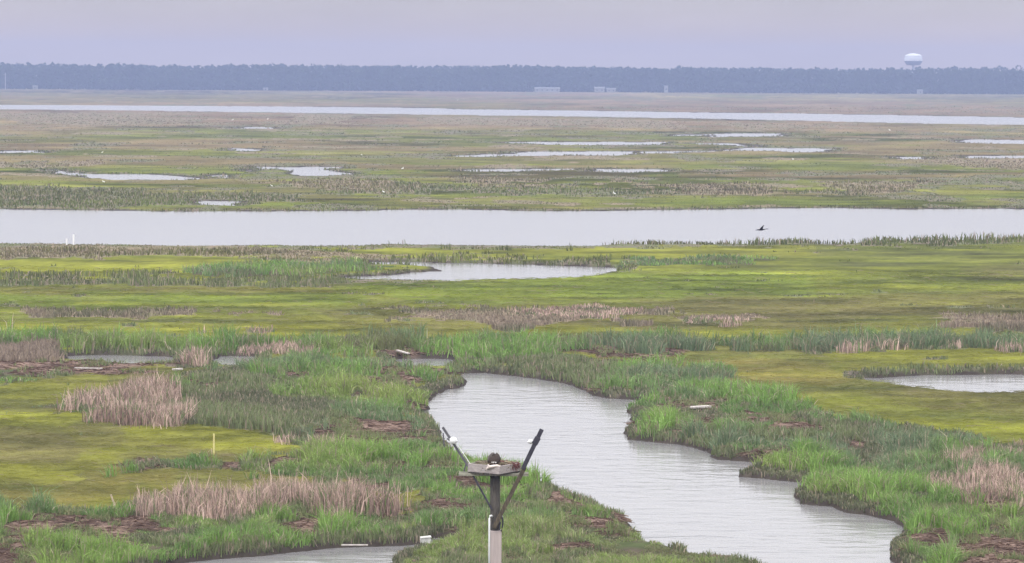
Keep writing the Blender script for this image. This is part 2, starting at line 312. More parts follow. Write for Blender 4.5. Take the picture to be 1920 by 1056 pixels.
# outline in pixels and its box
ZP = [(c, h, np.array(p, float)) for c, h, p in ZONES]
def cover(x, y):
    """class and height of the vegetation at world points"""
    D = np.maximum(y, 60.0); a = D / 100
    wx = x + (fbm(x / 2.4, y / 2.4, 5, 3) - .5) * 3.4 * a ** .8; wy = y + (fbm(x / 2.4, y / 2.4, 9, 3) - .5) * 7 * a
    px, py = proj(wx, wy)
    cls = np.zeros(x.shape, np.int8); hh = np.full(x.shape, .16)
    # far marsh: scattered taller rough grass
    far = fbm(x / 16, y / 26, 31, 4)
    m = (y > 330) & (far > .66); cls[m] = 4; hh[m] = .22
    m = (y > 330) & (far < .30); cls[m] = 5; hh[m] = .15
    for y0, y1, sx, sy, th in ((100, 150, 1.6, 1.1, .90), (150, 330, 3.0, 2.4, .85), (330, 620, 7, 8, .80), (620, 2600, 14, 24, .78)):   # short dark tussock dashes
        m = (y > y0) & (y <= y1) & (cls == 0) & (vn(x / sx, y / sy, 37) * .8 + .2 * vn(x / sx * 4, y / sy * 3, 38) > th); cls[m] = 4; hh[m] = .14 + .05 * sx / 3
    for c, h, P in ZP:
        s = (px > P[:, 0].min()) & (px < P[:, 0].max()) & (py > P[:, 1].min()) & (py < P[:, 1].max())
        if not s.any(): continue
        idx = np.nonzero(s)[0]; k = inpoly(px[idx], py[idx], P)
        if c in (2, 5, 4) and P[:, 1].mean() < 640 and h not in (.50, .55): k &= fbm(x[idx] / (2.0 * a[idx]), y[idx] / (1.6 * a[idx] ** 1.5), 43, 3) > (.46 if c != 4 else .40)
        idx = idx[k]
        cls[idx] = c; hh[idx] = h
    for c, h, P in ZP:                                        # grass in front of a mat of wrack or a pool stays low
        if c != 3: continue
        s = (px > P[:, 0].min()) & (px < P[:, 0].max()) & (py > P[:, 1].min()) & (py < P[:, 1].max() + 26) & (cls == 1)
        if not s.any(): continue
        idx = np.nonzero(s)[0]; k = inpoly(px[idx], py[idx] - 14, P) | inpoly(px[idx], py[idx] - 26, P); hh[idx[k]] *= .28
    m = (cls == 2) & (y < 200) & (fbm(x / 1.1, y / 1.8, 47, 3) < .42); cls[m] = 4; hh[m] = .28
    m = ((cls == 5) | (cls == 2)) & (y > 178) & (y < 330); hh[m] *= .62
    # gaps and small patches inside the tall stands
    g = fbm(x / 1.6, y / 2.6, 61, 3)
    fz = y > 330; hh[fz & ((cls == 4) | (cls == 5))] *= .75
    m = (cls == 1) & (g < .31) & (y < 155); cls[m] = 3; hh[m] = .1
    m = (cls == 1) & (g < .365) & (y < 155); cls[m] = 4; hh[m] = .22
    m = (cls == 1) & (g > .70) & (y < 155); cls[m] = 4; hh[m] = .3
    # a fringe of grass along every shore
    sd = water_sd(x, y)
    near = np.nonzero((sd > 0) & (sd < 4.5 * a ** 1.6) & (y > 138))[0]
    beh = water_sd(x[near], y[near] + 1.2 * a[near] ** 1.9) < 0
    m = (sd > 0) & (sd < .5 * a) & ((cls == 0) | (y > 260)); m[near[beh]] = False; cls[m] = 4; hh[m] = .26
    nb = near[beh]; nb = nb[(y[nb] > 330) | ((y[nb] < 265) & (y[nb] > 138))]; hh[nb] = np.minimum(hh[nb], .10)
    m = (cls == 0) & (y < 124) & (sd < 3.2); cls[m] = 1; hh[m] = .38
    fr = np.nonzero((sd > 0) & (sd < .5 * a) & (y < 195) & (cls == 1))[0]; hh[fr] *= .7
    return cls, hh, sd
def mix(a, b, t): return a + (b - a) * np.clip(t, 0, 1)[:, None]
def col(*c): return np.array(c, float)[None, :]
YEL = (.215, .205, .048); GRB = (.150, .125, .082); GRN = (.135, .165, .045); ORG = (.195, .150, .075); PNK = (.20, .145, .115)
TINTS = [(GRB, .8, [(-400, 815), (120, 812), (240, 832), (230, 862), (120, 880), (-400, 878)]), (ORG, .5, [(150, 905), (330, 900), (320, 965), (200, 960)]), (YEL, .7, [(-400, 778), (150, 790), (380, 812), (560, 850), (560, 880), (300, 850), (200, 812), (-400, 812)]),
 (YEL, .7, [(-400, 880), (260, 884), (150, 912), (-400, 920)]), (ORG, .6, [(-300, 940), (250, 935), (330, 960), (200, 972), (-300, 966)]), (YEL, .5, [(-400, 722), (200, 722), (190, 760), (-400, 770)]),
 (GRB, .7, [(1600, 748), (1920, 738), (2300, 740), (2300, 800), (1920, 800), (1700, 780)]), (ORG, .6, [(1260, 690), (1520, 688), (1560, 718), (1400, 735), (1290, 715)]), (YEL, .5, [(1500, 664), (2300, 662), (2300, 700), (1560, 702)]),
 (YEL, .5, [(1500, 800), (1700, 800), (2200, 815), (2200, 850), (1800, 830)]), (GRN, .7, [(-400, 560), (500, 562), (700, 555), (700, 578), (-400, 582)]), (YEL, .7, [(-400, 488), (300, 490), (420, 492), (300, 512), (-400, 514)]),
 (GRN, .7, [(700, 530), (1200, 515), (1500, 520), (1500, 562), (900, 566), (700, 560)]), (GRB, .6, [(1800, 505), (2300, 500), (2300, 535), (1830, 532)]), (YEL, .6, [(640, 466), (1250, 465), (1500, 462), (1500, 482), (1200, 484), (700, 480)]),
 (GRB, .7, [(1200, 562), (1920, 560), (2300, 565), (2300, 605), (1500, 605), (1300, 590)]), (GRB, .6, [(600, 590), (1500, 575), (1500, 625), (700, 628)]), (GRN, .6, [(-400, 372), (480, 384), (1920, 370), (2300, 370), (2300, 389), (1920, 390), (-400, 391)]),
 (PNK, .7, [(-400, 206), (600, 214), (1700, 238), (2300, 250), (2300, 262), (1200, 246), (400, 240), (-400, 236)]), (PNK, .7, [(800, 322), (1240, 326), (1240, 338), (840, 336)]), (PNK, .7, [(1270, 318), (1640, 322), (1640, 336), (1280, 333)]), (PNK, .6, [(1700, 300), (2300, 298), (2300, 322), (1900, 324)]),
 (ORG, .4, [(-400, 540), (300, 545), (640, 540), (640, 556), (-400, 558)]), (YEL, .5, [(0, 615), (900, 622), (1900, 628), (1900, 645), (0, 640)])]
TP = [(np.array([c]), t, np.array(p, float)) for c, t, p in TINTS]
def meadow_col(x, y):
    a = fbm(x / 30, y / 22, 101, 4); b = fbm(x / 9, y / 3.2, 111, 4); c = fbm(x / 60, y / 45, 121, 3); d = fbm(x / 3, y / 1.2, 131, 3)
    k = mix(col(.190, .188, .048), col(.140, .152, .052), (a - .36) * 3)
    k = mix(k, col(*GRB), (c - .48) * 2.6 + (d - .5) * .8)
    k = mix(k, col(.235, .232, .060), (b - .55) * 4)
    k = mix(k, col(.115, .115, .060), (.44 - b) * 5)
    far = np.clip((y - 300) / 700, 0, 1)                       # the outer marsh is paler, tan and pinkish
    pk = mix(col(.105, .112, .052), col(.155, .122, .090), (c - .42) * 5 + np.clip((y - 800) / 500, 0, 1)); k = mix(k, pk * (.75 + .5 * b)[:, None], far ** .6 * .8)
    A = np.maximum(y, 60) / 100
    for n_, (amx, amy) in enumerate(((6, 14), (2.0, 5))):       # two ragged passes so the outlines blur into each other
        px, py = proj(x + (fbm(x / (3 * A), y / (3 * A), 141 + n_, 3) - .5) * amx * A, y + (fbm(x / (2.5 * A), y / (2.5 * A), 151 + n_, 3) - .5) * amy * A)
        for cc, t, P in TP:
            s = (px > P[:, 0].min()) & (px < P[:, 0].max()) & (py > P[:, 1].min()) & (py < P[:, 1].max())
            if not s.any(): continue
            idx = np.nonzero(s)[0]; idx = idx[inpoly(px[idx], py[idx], P)]
            k[idx] = mix(k[idx], cc * (.8 + .4 * b[idx])[:, None], np.full(len(idx), t * .55) + (d[idx] - .5) * .5)
    st = fbm(x / (2.0 * A), y / (.6 * A ** 1.7), 161, 4, .65)       # fine streaks of grazed and lodged grass
    nn = np.clip((y - 260) / 120, 0, 1); st2 = fbm(x / (3.2 * A), y / (.55 * A ** 1.75), 171, 3, .6) * (1 - nn) + nn * fbm(x / (5.5 * A), y / (1.25 * A ** 1.75), 171, 4, .6); fa = np.clip((y - 60) / 160, .3, 1)
    k = k * (1 - fa * ((.34 + .2 * nn) * np.clip((st2 - .56) * 12, 0, 1) - (.15 + .13 * nn) * np.clip((.43 - st2) * 8, 0, 1)))[:, None]
    k = mix(k, col(.21, .15, .13), np.clip((y - 300) / 150, 0, 1) * np.clip((fbm(x / (9 * A), y / (1.6 * A ** 1.75), 181, 4) - .52) * 9, 0, .75))
    k = k * (1.04 + 1.1 * (st - .5) + .25 * (b - .5))[:, None] * (0.84 + .32 * d)[:, None]
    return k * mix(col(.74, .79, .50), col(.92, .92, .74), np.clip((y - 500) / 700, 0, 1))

# ------------------------------------------------------------------ ground sheet
def bank_h(y): return np.interp(y, [150, 230, 330], [.30, .17, .11])
def build_ground():
    ys = list(np.arange(20, 70, 5.0))
    py = 1330.0
    while py > 400: ys.append(F * H / (py - 144)); py -= 1.7
    while py > 168: ys.append(F * H / (py - 144)); py -= 1.0
    ys += [3700, 4000]; ys = [-300, -150, -60, 0] + sorted(set(ys))
    us = np.concatenate([np.linspace(-.75, -.24, 24), np.arange(-.215, .216, .00062), np.linspace(.24, .75, 24)])
    Y = np.array(ys)[:, None] * np.ones(len(us)); X = np.maximum(Y, 70) * us[None, :]
    x = X.ravel(); y = Y.ravel(); n = len(ys); m = len(us)
    cls, hh, sd = cover(x, y); a = np.maximum(y, 60) / 100
    z = np.clip(sd / (.45 * a), -1, 1); z = np.where(z > 0, .04 + (bank_h(y) - .04) * np.sqrt(z), z * .5)
    z = z + np.where(sd > .3 * a, (fbm(x / 2.3, y / 2.3, 201, 4) - .5) * .16 + (fbm(x / 14, y / 14, 205, 2) - .5) * .12 + (cls == 3) * .08, 0)
    # the tide line
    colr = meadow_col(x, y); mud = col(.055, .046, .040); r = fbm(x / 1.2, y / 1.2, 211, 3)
    colr[cls == 1] = (mix(col(.065, .08, .035), col(.09, .075, .055), (r - .4) * 4))[cls == 1]  # dark mud, with extra darkness painted in for the gaps between stems
    colr[cls == 2] = (mix(col(.17, .13, .10), col(.24, .18, .15), (r - .4) * 4))[cls == 2]
    colr[cls == 3] = (mix(col(.075, .05, .042), col(.20, .14, .115), (r - .4) * 4))[cls == 3]
    colr[cls == 4] = (mix(col(.13, .14, .075), col(.16, .135, .105), (r - .4) * 4))[cls == 4]
    colr[cls == 5] = (mix(col(.22, .175, .125), col(.16, .15, .09), (r - .4) * 4))[cls == 5]
    wet = np.clip(1 - sd / (.38 * a), 0, 1); colr = mix(colr, mud, wet * 1.4)
    verts = np.stack([x, y, z], 1)
    i = np.arange(n - 1)[:, None] * m + np.arange(m - 1)[None, :]; i = i.ravel()
    faces = np.stack([i, i + 1, i + m + 1, i + m], 1)
    me = mesh_np('marsh_ground', verts, faces, colr)
    me.polygons.foreach_set('use_smooth', np.ones(len(faces), bool))
    g = mat('marsh soil and turf', (1, 1, 1), .95, noise=1.6, attr=True, bump=.6, stretch=(1, 1, 1))
    me.materials.append(g)
    o = bpy.data.objects.new('marsh_ground', me); C.objects.link(o); tag(o, kind='structure')

def mesh_np(name, verts, faces, colors=None):
    me = bpy.data.meshes.new(name); nv = len(verts); nf = len(faces); k = faces.shape[1]
    me.vertices.add(nv); me.vertices.foreach_set('co', verts.astype(np.float32).ravel())
    me.loops.add(nf * k); me.loops.foreach_set('vertex_index', faces.astype(np.int32).ravel())
    me.polygons.add(nf); me.polygons.foreach_set('loop_start', np.arange(0, nf * k, k, dtype=np.int32))
    if colors is not None:
        at = me.color_attributes.new('col', 'FLOAT_COLOR', 'POINT')
        at.data.foreach_set('color', np.concatenate([colors, np.ones((nv, 1))], 1).astype(np.float32).ravel())
    me.update(calc_edges=True); me.validate()
    return me
build_ground()

# water: one level sheet, the ground rises out of it
def build_water():
    me = bpy.data.meshes.new('tidal_water'); s = 2800
    me.from_pydata([(-s, -350, 0), (s, -350, 0), (s, 4000, 0), (-s, 4000, 0)], [], [(0, 1, 2, 3)])
    m = bpy.data.materials.new('tidal water'); m.use_nodes = True; n = m.node_tree; b = n.nodes['Principled BSDF']
    b.inputs['Base Color'].default_value = (.20, .195, .20, 1); b.inputs['Roughness'].default_value = .16; b.inputs['IOR'].default_value = 1.33
    t = n.nodes.new('ShaderNodeTexCoord')
    def noise(sc, st, det):
        mp = n.nodes.new('ShaderNodeMapping'); mp.inputs['Scale'].default_value = st; n.links.new(t.outputs['Object'], mp.inputs[0])
        x = n.nodes.new('ShaderNodeTexNoise'); x.inputs['Scale'].default_value = sc; x.inputs['Detail'].default_value = det
        n.links.new(mp.outputs[0], x.inputs['Vector']); return x.outputs[0]
    a = noise(1.1, (.7, 1.2, 1), 3); c = noise(.35, (.5, 1.1, 1), 2)
    ad = n.nodes.new('ShaderNodeMath'); ad.operation = 'MULTIPLY_ADD'; ad.inputs[1].default_value = .5
    n.links.new(c, ad.inputs[0]); n.links.new(a, ad.inputs[2])
    bp = n.nodes.new('ShaderNodeBump'); bp.inputs['Strength'].default_value = 1; bp.inputs['Distance'].default_value = .055
    n.links.new(ad.outputs[0], bp.inputs['Height']); n.links.new(bp.outputs[0], b.inputs['Normal'])
    pt = noise(.07, (.6, 1.6, 1), 3); ps = n.nodes.new('ShaderNodeMapRange'); ps.inputs['From Min'].default_value = .35; ps.inputs['From Max'].default_value = .62
    ps.inputs['To Min'].default_value = .35; ps.inputs['To Max'].default_value = 1.0; n.links.new(pt, ps.inputs[0]); n.links.new(ps.outputs[0], bp.inputs['Strength'])
    me.materials.append(m); o = bpy.data.objects.new('tidal_water', me); C.objects.link(o); tag(o, kind='structure')
build_water()

# ------------------------------------------------------------------ grass
grass_mat = mat('grass blades', (1, 1, 1), .7, attr=True, translucent=.3)
def blades(name, x, y, z, h, wd, c, lean=.35, label=None, cat='grass', flatlie=False):
    n = len(x)
    if n == 0: return None
    t = vn(x / .55, y / .7, 71) * 14 + rng.normal(0, .8, n); tw = rng.normal(0, .6, n)                  # lean direction, blade facing
    dx = np.cos(tw) * wd / 2; dy = np.sin(tw) * wd / 2
    le = np.abs(rng.normal(0, lean, n)) * h
    lx = np.cos(t) * le; ly = np.sin(t) * le
    if flatlie:
        t = vn(x / 1.5, y / 1.5, 73) * 9 + rng.normal(0, .9, n); L = h; zz = rng.uniform(.02, .14, n); lx = np.cos(t) * L; ly = np.sin(t) * L * .8
        P = np.stack([x - lx, y - ly, z + zz - .03, x, y, z + zz + wd * .8, x + lx, y + ly, z + zz - .02], 1).reshape(-1, 3)
        off = np.stack([-np.sin(t) * wd * .1, np.cos(t) * wd * .1, -wd], 1)
        V = np.stack([P[0::3], P[0::3] + off, P[2::3] + off * .6, P[2::3], P[1::3], P[1::3] + off], 1).reshape(-1, 3)
        b = np.arange(n)[:, None] * 6
        Fc = np.concatenate([b + np.array([[0, 1, 5, 4]]), b + np.array([[4, 5, 2, 3]])], 0)
        cc = np.repeat(c, 6, 0)
    else:
        p0 = np.stack([x - dx, y - dy, z - .04], 1); p1 = np.stack([x + dx, y + dy, z - .04], 1)
        mx_ = x + lx * .35; my_ = y + ly * .35; mz = z + h * .6
        p2 = np.stack([mx_ + dx * .8, my_ + dy * .8, mz], 1); p3 = np.stack([mx_ - dx * .8, my_ - dy * .8, mz], 1)
        tz = z + h * (1 - np.minimum(le / h, .8) * .3)
        p4 = np.stack([x + lx + dx * .12, y + ly + dy * .12, tz], 1); p5 = np.stack([x + lx - dx * .12, y + ly - dy * .12, tz], 1)
        V = np.stack([p0, p1, p2, p3, p4, p5], 1).reshape(-1, 3)
        b = np.arange(n)[:, None] * 6
        Fc = np.concatenate([b + np.array([[0, 1, 2, 3]]), b + np.array([[3, 2, 4, 5]])], 0)
        cc = np.repeat(c, 6, 0)
    me = mesh_np(name, V, Fc, cc); me.materials.append(grass_mat)
    o = bpy.data.objects.new(name, me); C.objects.link(o); tag(o, label, cat, kind='stuff')
    return o
def gz(x, y, sd):
    a = np.maximum(y, 60) / 100
    z = np.clip(sd / (.45 * a), 0, 1)
    return .04 + (bank_h(y) - .04) * np.sqrt(z) + np.where(sd > .3 * a, (fbm(x / 2.3, y / 2.3, 201, 4) - .5) * .16 + (fbm(x / 14, y / 14, 205, 2) - .5) * .12, 0) - .03

def scatter(N, y0, y1, x0=-260, x1=2180):
    px = rng.uniform(x0, x1, N); py = rng.uniform(y0, y1, N)
    dx = (px - 960) / F; k = py - 144 - (px - 960) * math.tan(ROLL)
    y = F * H / np.maximum(k, 8); x = dx * y
    cls, hh, sd = cover(x, y)
    return x, y, cls, hh, sd
bx, by, bc, bh, bs = scatter(1500000, 200, 1190)
s_px = by / F                               # metres covered by one pixel
GT = fbm(bx / 3.2, by / 4.2, 301, 3)        # hummocks
def rnd(n, a, b): return rng.uniform(a, b, n)
# tall green
k = (bc == 1) & (bs > .05); k &= rng.random(len(k)) < .95
x, y = bx[k], by[k]; n = k.sum(); g = GT[k]; fine = fbm(x / .7, y / .9, 311, 2); big = fbm(x / 7, y / 8, 321, 3)
c = mix(col(.140, .225, .078), col(.210, .335, .090), (g - .42) * 4)
c = mix(c, col(.165, .215, .125), (big - .53) * 5)
c = mix(c, col(.26, .32, .10), (.43 - big) * 4); ppx, ppy = proj(x, y); c = mix(c, col(.27, .31, .11), .6 * ((ppy > 1006) & (ppx > 750) & (ppx < 1400)))
c = c * rnd(n, .8, 1.22)[:, None]; dead = rng.random(n) < .15 + .22 * (fine < .33); c[dead] = col(.34, .29, .21) * rnd(dead.sum(), .6, 1.2)[:, None]
br_ = rng.random(n) < .06; c[br_] = c[br_] * 1.5 + .03; tr_ = np.clip((.40 - g) * 5, 0, 1) * .7; c = mix(c, col(.17, .16, .10), tr_ + .6 * np.clip((.36 - fine) * 5, 0, 1))
h = bh[k] * np.where(y > 155, 1.0, .25 + 1.05 * np.clip((g - .30) * 2.2, 0, 1)) * (.35 + 1.15 * fine) * rnd(n, .65, 1.15)
blades('tall_cordgrass', x, y, gz(x, y, bs[k]), h, s_px[k] * rnd(n, .8, 2.2), c, .68, 'tall bright green cordgrass along the creek banks and across the marsh')
# rough grey-green and brown
k = ((bc == 4) | (bc == 5)) & (bs > .02) & ((by < 178) | (rng.random(len(bc)) < .6)); x, y = bx[k], by[k]; n = k.sum(); br = (bc[k] == 5); q = fbm(x / 5, y / 4, 331, 3)
c = mix(col(.145, .155, .095), col(.185, .215, .11), (q - .42) * 6)
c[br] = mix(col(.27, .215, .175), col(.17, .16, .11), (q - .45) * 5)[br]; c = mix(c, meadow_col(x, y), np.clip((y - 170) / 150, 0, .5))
c = c * rnd(n, .65, 1.35)[:, None]; dd = rng.random(n) < .15; c[dd] = col(.33, .27, .21) * rnd(dd.sum(), .7, 1.2)[:, None]
h = bh[k] * rnd(n, .4, 1.2) * (.2 + 1.5 * q); blades('rough_grass', x, y, gz(x, y, bs[k]), h, s_px[k] * rnd(n, 1.2, 2.8), c, .4, 'dull grey-green and brown rough grass in streaks over the marsh and river banks')
# low meadow
k = (bc == 0) & (bs > .2) & (rng.random(len(bc)) < np.where(by < 260, .0, .15)); x, y = bx[k], by[k]; n = k.sum()
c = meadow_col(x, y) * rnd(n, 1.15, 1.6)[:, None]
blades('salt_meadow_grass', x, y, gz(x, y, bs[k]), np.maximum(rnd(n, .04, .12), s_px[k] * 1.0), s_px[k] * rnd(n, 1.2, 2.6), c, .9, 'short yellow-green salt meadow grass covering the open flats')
k = (bc == 0) & (bs > .25) & (by < 230) & (rng.random(len(bc)) < .09); x, y = bx[k], by[k]; n = k.sum()
c = meadow_col(x, y) * rnd(n, 1.5, 2.1)[:, None]; dd = rng.random(n) < .05; c[dd] = col(.30, .25, .17)
blades('matted_grass', x, y, gz(x, y, bs[k]) + .0, rnd(n, .08, .34) * (y / 110) ** .6, s_px[k] * rnd(n, .4, .9), c, flatlie=True, label='lodged stems lying in swirls over the near yellow-green flats')
# tan reeds, one object for each bed that stands apart
k = (bc == 2) & (bs > .05); X, Y, S, HH = bx[k], by[k], bs[k], bh[k]
rep = 2; X = np.repeat(X, rep) + rng.normal(0, .12, len(X) * rep); Y = np.repeat(Y, rep) + rng.normal(0, .4, len(Y) * rep); S = np.repeat(S, rep); HH = np.repeat(HH, rep)
PX, PY = proj(X, Y)
beds = [('reed_bed', 'long pinkish tan dead reed bed left of the nest pole, above the bottom pond', (PX > 180) & (PX < 830) & (PY > 940)),
        ('reed_bed', 'rounded tan dead reed bed standing behind the yellow stake', (PX > 90) & (PX < 450) & (PY > 725) & (PY < 830)),
        ('reed_bed', 'tan dead reeds near the right edge, on the creek\'s far bank', (PX > 1700) & (PY > 840)),
        ('reed_bed', 'small upright tuft of pinkish reeds beside the thin channel', (PX > 290) & (PX < 385) & (PY > 670) & (PY < 700))]
rest = np.ones(len(X), bool)
def reed(name, lab, m):
    x, y = X[m], Y[m]; n = len(x); q = fbm(x / 1.2, y / 1.6, 341, 3)
    c = mix(col(.50, .375, .32), col(.33, .235, .20), (q - .45) * 3) * (rng.random(n) ** 1.5 * 1.1 + .5)[:, None]
    gr = rng.random(n) < .16; c[gr] = col(.16, .22, .09)
    lo = rng.random(n) < .5; q2 = fbm(x / 3, y / 4, 343, 3)
    h = HH[m] * np.where(lo, rnd(n, .2, .55), rnd(n, .55, 1.0)) * (.15 + 1.5 * q2); h = np.where(rng.random(n) < .03, h * 1.4, h)
    blades(name, x, y, gz(x, y, S[m]), h, (y / F) * rnd(n, .7, 2.4), c, .34, lab, 'reeds')
for nm, lab, m in beds:
    reed(nm, lab, m & rest); rest &= ~m
reed('scattered_reeds', 'thin scattered tan reeds over the middle of the marsh', rest)
# wrack: stems lying flat
k = (bc == 3) & (bs > .1) & (fbm(bx / .9, by / 1.2, 351, 3) > .58); x, y = bx[k], by[k]; n = k.sum()
blades('grass_tufts', x, y, gz(x, y, bs[k]), rnd(n, .1, .38), s_px[k] * rnd(n, 1.2, 2.6), mix(col(.14, .20, .08), col(.26, .24, .14), rng.random(n)), .6, 'sparse green tufts growing up through the brown mats')
k = (bc == 3) & (bs > .1) & (rng.random(len(bc)) < .6); x, y = bx[k], by[k]; n = k.sum()
c = mix(col(.10, .062, .05), col(.34, .25, .20), rng.random(n) ** 2.2 * 1.2) * rnd(n, .6, 1.3)[:, None]
blades('wrack', x, y, gz(x, y, bs[k]), rnd(n, .08, .38) * (y / 110) ** .7, s_px[k] * rnd(n, .8, 2.0), c, flatlie=True, label='flattened reddish brown dead stems washed into mats between the green grass', cat='wrack')

# ------------------------------------------------------------------ far woodland
def woodland():
    vs = []; cs = []
    rows = []
    for dep, step in ((2968, 2.8), (2990, 5.0), (3030, 5.5), (3080, 6), (3150, 6.5), (3250, 7)):
        xx = -1250.0
        while xx < 1250:
            rows.append((xx + rng.uniform(-2, 2), dep + rng.uniform(-10, 20))); xx += step * rng.uniform(.7, 1.4)
    rows = np.array(rows); n = len(rows)
    ht = 18.6 + 6.5 * fbm(rows[:, 0] / 60, rows[:, 1] / 200, 401, 4) + rng.normal(0, .6, n) + (rows[:, 1] - 2990) * .008
    sh = rows[:, 1] < 2979; ht = np.where(sh, ht * .42, ht); K = 120; ht += np.where(rng.random(n) < .02, 1.8, 0)
    th = rng.uniform(0, 2 * np.pi, (n, K)); v = rng.uniform(-1, 1, (n, K)); rr = np.sqrt(1 - v * v) * rng.uniform(.75, 1.05, (n, K))
    rad = rng.uniform(3.8, 7.0, n)[:, None]
    cx = rows[:, 0:1] + rr * np.cos(th) * rad; cy = rows[:, 1:2] + rr * np.sin(th) * rad
    zc = ht[:, None] * .52; cz = zc + v * ht[:, None] * .48
    tone = rng.uniform(.88, 1.12, n)[:, None] * rng.uniform(.7, 1.2, (n, K))
    base = np.array([.045, .065, .03]); N = n * K
    ctr = np.stack([cx, cy, cz], 2).reshape(N, 3); sz = rng.uniform(.7, 1.9, N)[:, None]
    a = rng.normal(0, 1, (N, 3)); a /= np.linalg.norm(a, axis=1)[:, None]; b = rng.normal(0, 1, (N, 3)); b -= (a * b).sum(1)[:, None] * a; b /= np.linalg.norm(b, axis=1)[:, None]
    V = np.stack([ctr + a * sz, ctr + b * sz * .8, ctr - a * sz, ctr - b * sz * .8], 1).reshape(-1, 3)
    Fc = np.arange(N * 4).reshape(N, 4); cc = np.repeat(tone.reshape(N, 1) * base, 4, 0)
    # trunks
    tv = []; tf = []; o = len(V)
    for (x, y), h in zip(rows, ht):
        for q in range(1):
            p = len(tv) + o
            tv += [(x - .3, y, 0), (x + .3, y, 0), (x + .18, y, h * .8), (x - .18, y, h * .8), (x, y - .3, 0), (x, y + .3, 0), (x, y + .18, h * .8), (x, y - .18, h * .8)]
            tf += [(p, p + 1, p + 2, p + 3), (p + 4, p + 5, p + 6, p + 7)]
    V = np.concatenate([V, np.array(tv)]); Fc = np.concatenate([Fc, np.array(tf)]); cc = np.concatenate([cc, np.tile([.05, .04, .03], (len(tv), 1))])
    me = mesh_np('far_woodland', V, Fc, cc); me.materials.append(mat('foliage', (1, 1, 1), .8, attr=True, translucent=.2))
    o = bpy.data.objects.new('far_woodland', me); C.objects.link(o); tag(o, 'long hazy blue belt of woodland along the horizon', 'woodland', kind='stuff')
woodland()

# ------------------------------------------------------------------ water tower
white = mat('white painted steel', (.86, .86, .88), .4, noise=.3, col2=(.80, .80, .83))
def water_tower():
    D = 3620.0; b = Q(1712, 150, D); t = empty('water_tower', (b.x, D, 0)); s = D / F
    zt = Q(1712, 100, D).z; zb = Q(1712, 122.5, D).z; r = 16.5 * s; hh = zt - zb
    m = MB(); m.lathe([(r * .74, zb), (r * .75, zb + hh * .01), (r, zb + hh * .28), (r, zb + hh * .36)], 40, (b.x, D, 0)); m.build('tank_bottom', mat('darker tank steel', (.16, .16, .19), .5, noise=.3, col2=(.13, .13, .16)), t)  # bottom darkest, wall paler, roof whitest: tones set apart for contrast
    m = MB(); m.lathe([(r * .99, zb + hh * .355), (r, zb + hh * .40), (r, zb + hh * .70), (r * .99, zb + hh * .705)], 40, (b.x, D, 0)); m.build('tank_wall', mat('paler tank steel', (.72, .72, .75), .4, noise=.3, col2=(.68, .68, .72)), t, True)
    m = MB(); m.lathe([(r * .99, zb + hh * .70), (r * .95, zb + hh * .80), (r * .80, zb + hh * .885), (r * .45, zb + hh * .96), (r * .1, zb + hh)], 40, (b.x, D, 0)); m.build('tank_roof', white, t, True)
    m = MB(); m.lathe([(r * 1.03, zb + hh * .37), (r * 1.05, zb + hh * .39), (r * 1.03, zb + hh * .41)], 40, (b.x, D, 0)); m.build('walkway', white, t)
    m = MB(); m.lathe([(4.5, 0), (2.4, 3), (1.5, 8), (1.5, zb - 1.2), (r * .2, zb + .2)], 24, (b.x, D, 0)); m.build('pedestal', mat('hazy grey paint', (.5, .5, .53), .5, noise=.3, col2=(.45, .45, .48)), t, True)
    tag(t, 'white water tower tank rising above the hazy treeline', 'water tower')
water_tower()

# ------------------------------------------------------------------ buildings at the edge of the wood
roofm = mat('grey roof', (.22, .22, .23), .7, noise=2, col2=(.17, .17, .18))
wallm = mat('white siding', (.34, .34, .34), .6, noise=1, col2=(.27, .27, .27)); glass = mat('dark window', (.04, .05, .06), .15)
def house(px, w_, h_, rf, label, D=2940, name='house'):
    b = Q(px, 160, D); x = b.x; t = empty(name, (x, D, 0.3)); d_ = min(w_, 8)
    m = MB(); m.beam((x - w_ / 2, D, .3 + h_ / 2), (x + w_ / 2, D, .3 + h_ / 2), d_, h_); m.build('wall', wallm, t)
    m = MB(); z = .3 + h_; o = .4
    vs = [(x - w_ / 2 - o, D - d_ / 2 - o, z), (x + w_ / 2 + o, D - d_ / 2 - o, z), (x + w_ / 2 + o, D + d_ / 2 + o, z), (x - w_ / 2 - o, D + d_ / 2 + o, z), (x - w_ / 2 - o, D, z + rf), (x + w_ / 2 + o, D, z + rf)]
    m.add(vs, [(0, 1, 5, 4), (2, 3, 4, 5), (0, 4, 3), (1, 2, 5), (3, 2, 1, 0)]); m.build('roof', roofm, t)
    k = max(1, int(w_ // 4))
    for i in range(k):
        xx = x - w_ / 2 + (i + .5) * w_ / k
        m = MB(); m.beam((xx - .5, D - d_ / 2 - .02, .3 + h_ * .55), (xx + .5, D - d_ / 2 - .02, .3 + h_ * .55), .06, 1.1); m.build('window', glass, t)
    tag(t, label, 'house', 'white buildings along the edge of the far wood')
house(1026, 23, 3.0, 1.2, 'longest and lowest pale building along the far wood edge')
house(1124, 9, 3.4, 1.5, 'small white house just right of the long low white building')
house(1146, 8, 2.6, 1.2, 'lower small white house at the right end of the cluster')
house(1249, 3.2, 5.6, .8, 'narrow tall white building at the edge of the wood')
house(1725, 5, 3.0, 1.0, 'small white shed at the wood edge below the water tower')
house(66, 4.2, 2.6, .9, 'small white shed at the wood edge near the left side')
house(498, 4, 1.8, .8, 'tiny pale shed at the wood edge between the left shed and the centre')
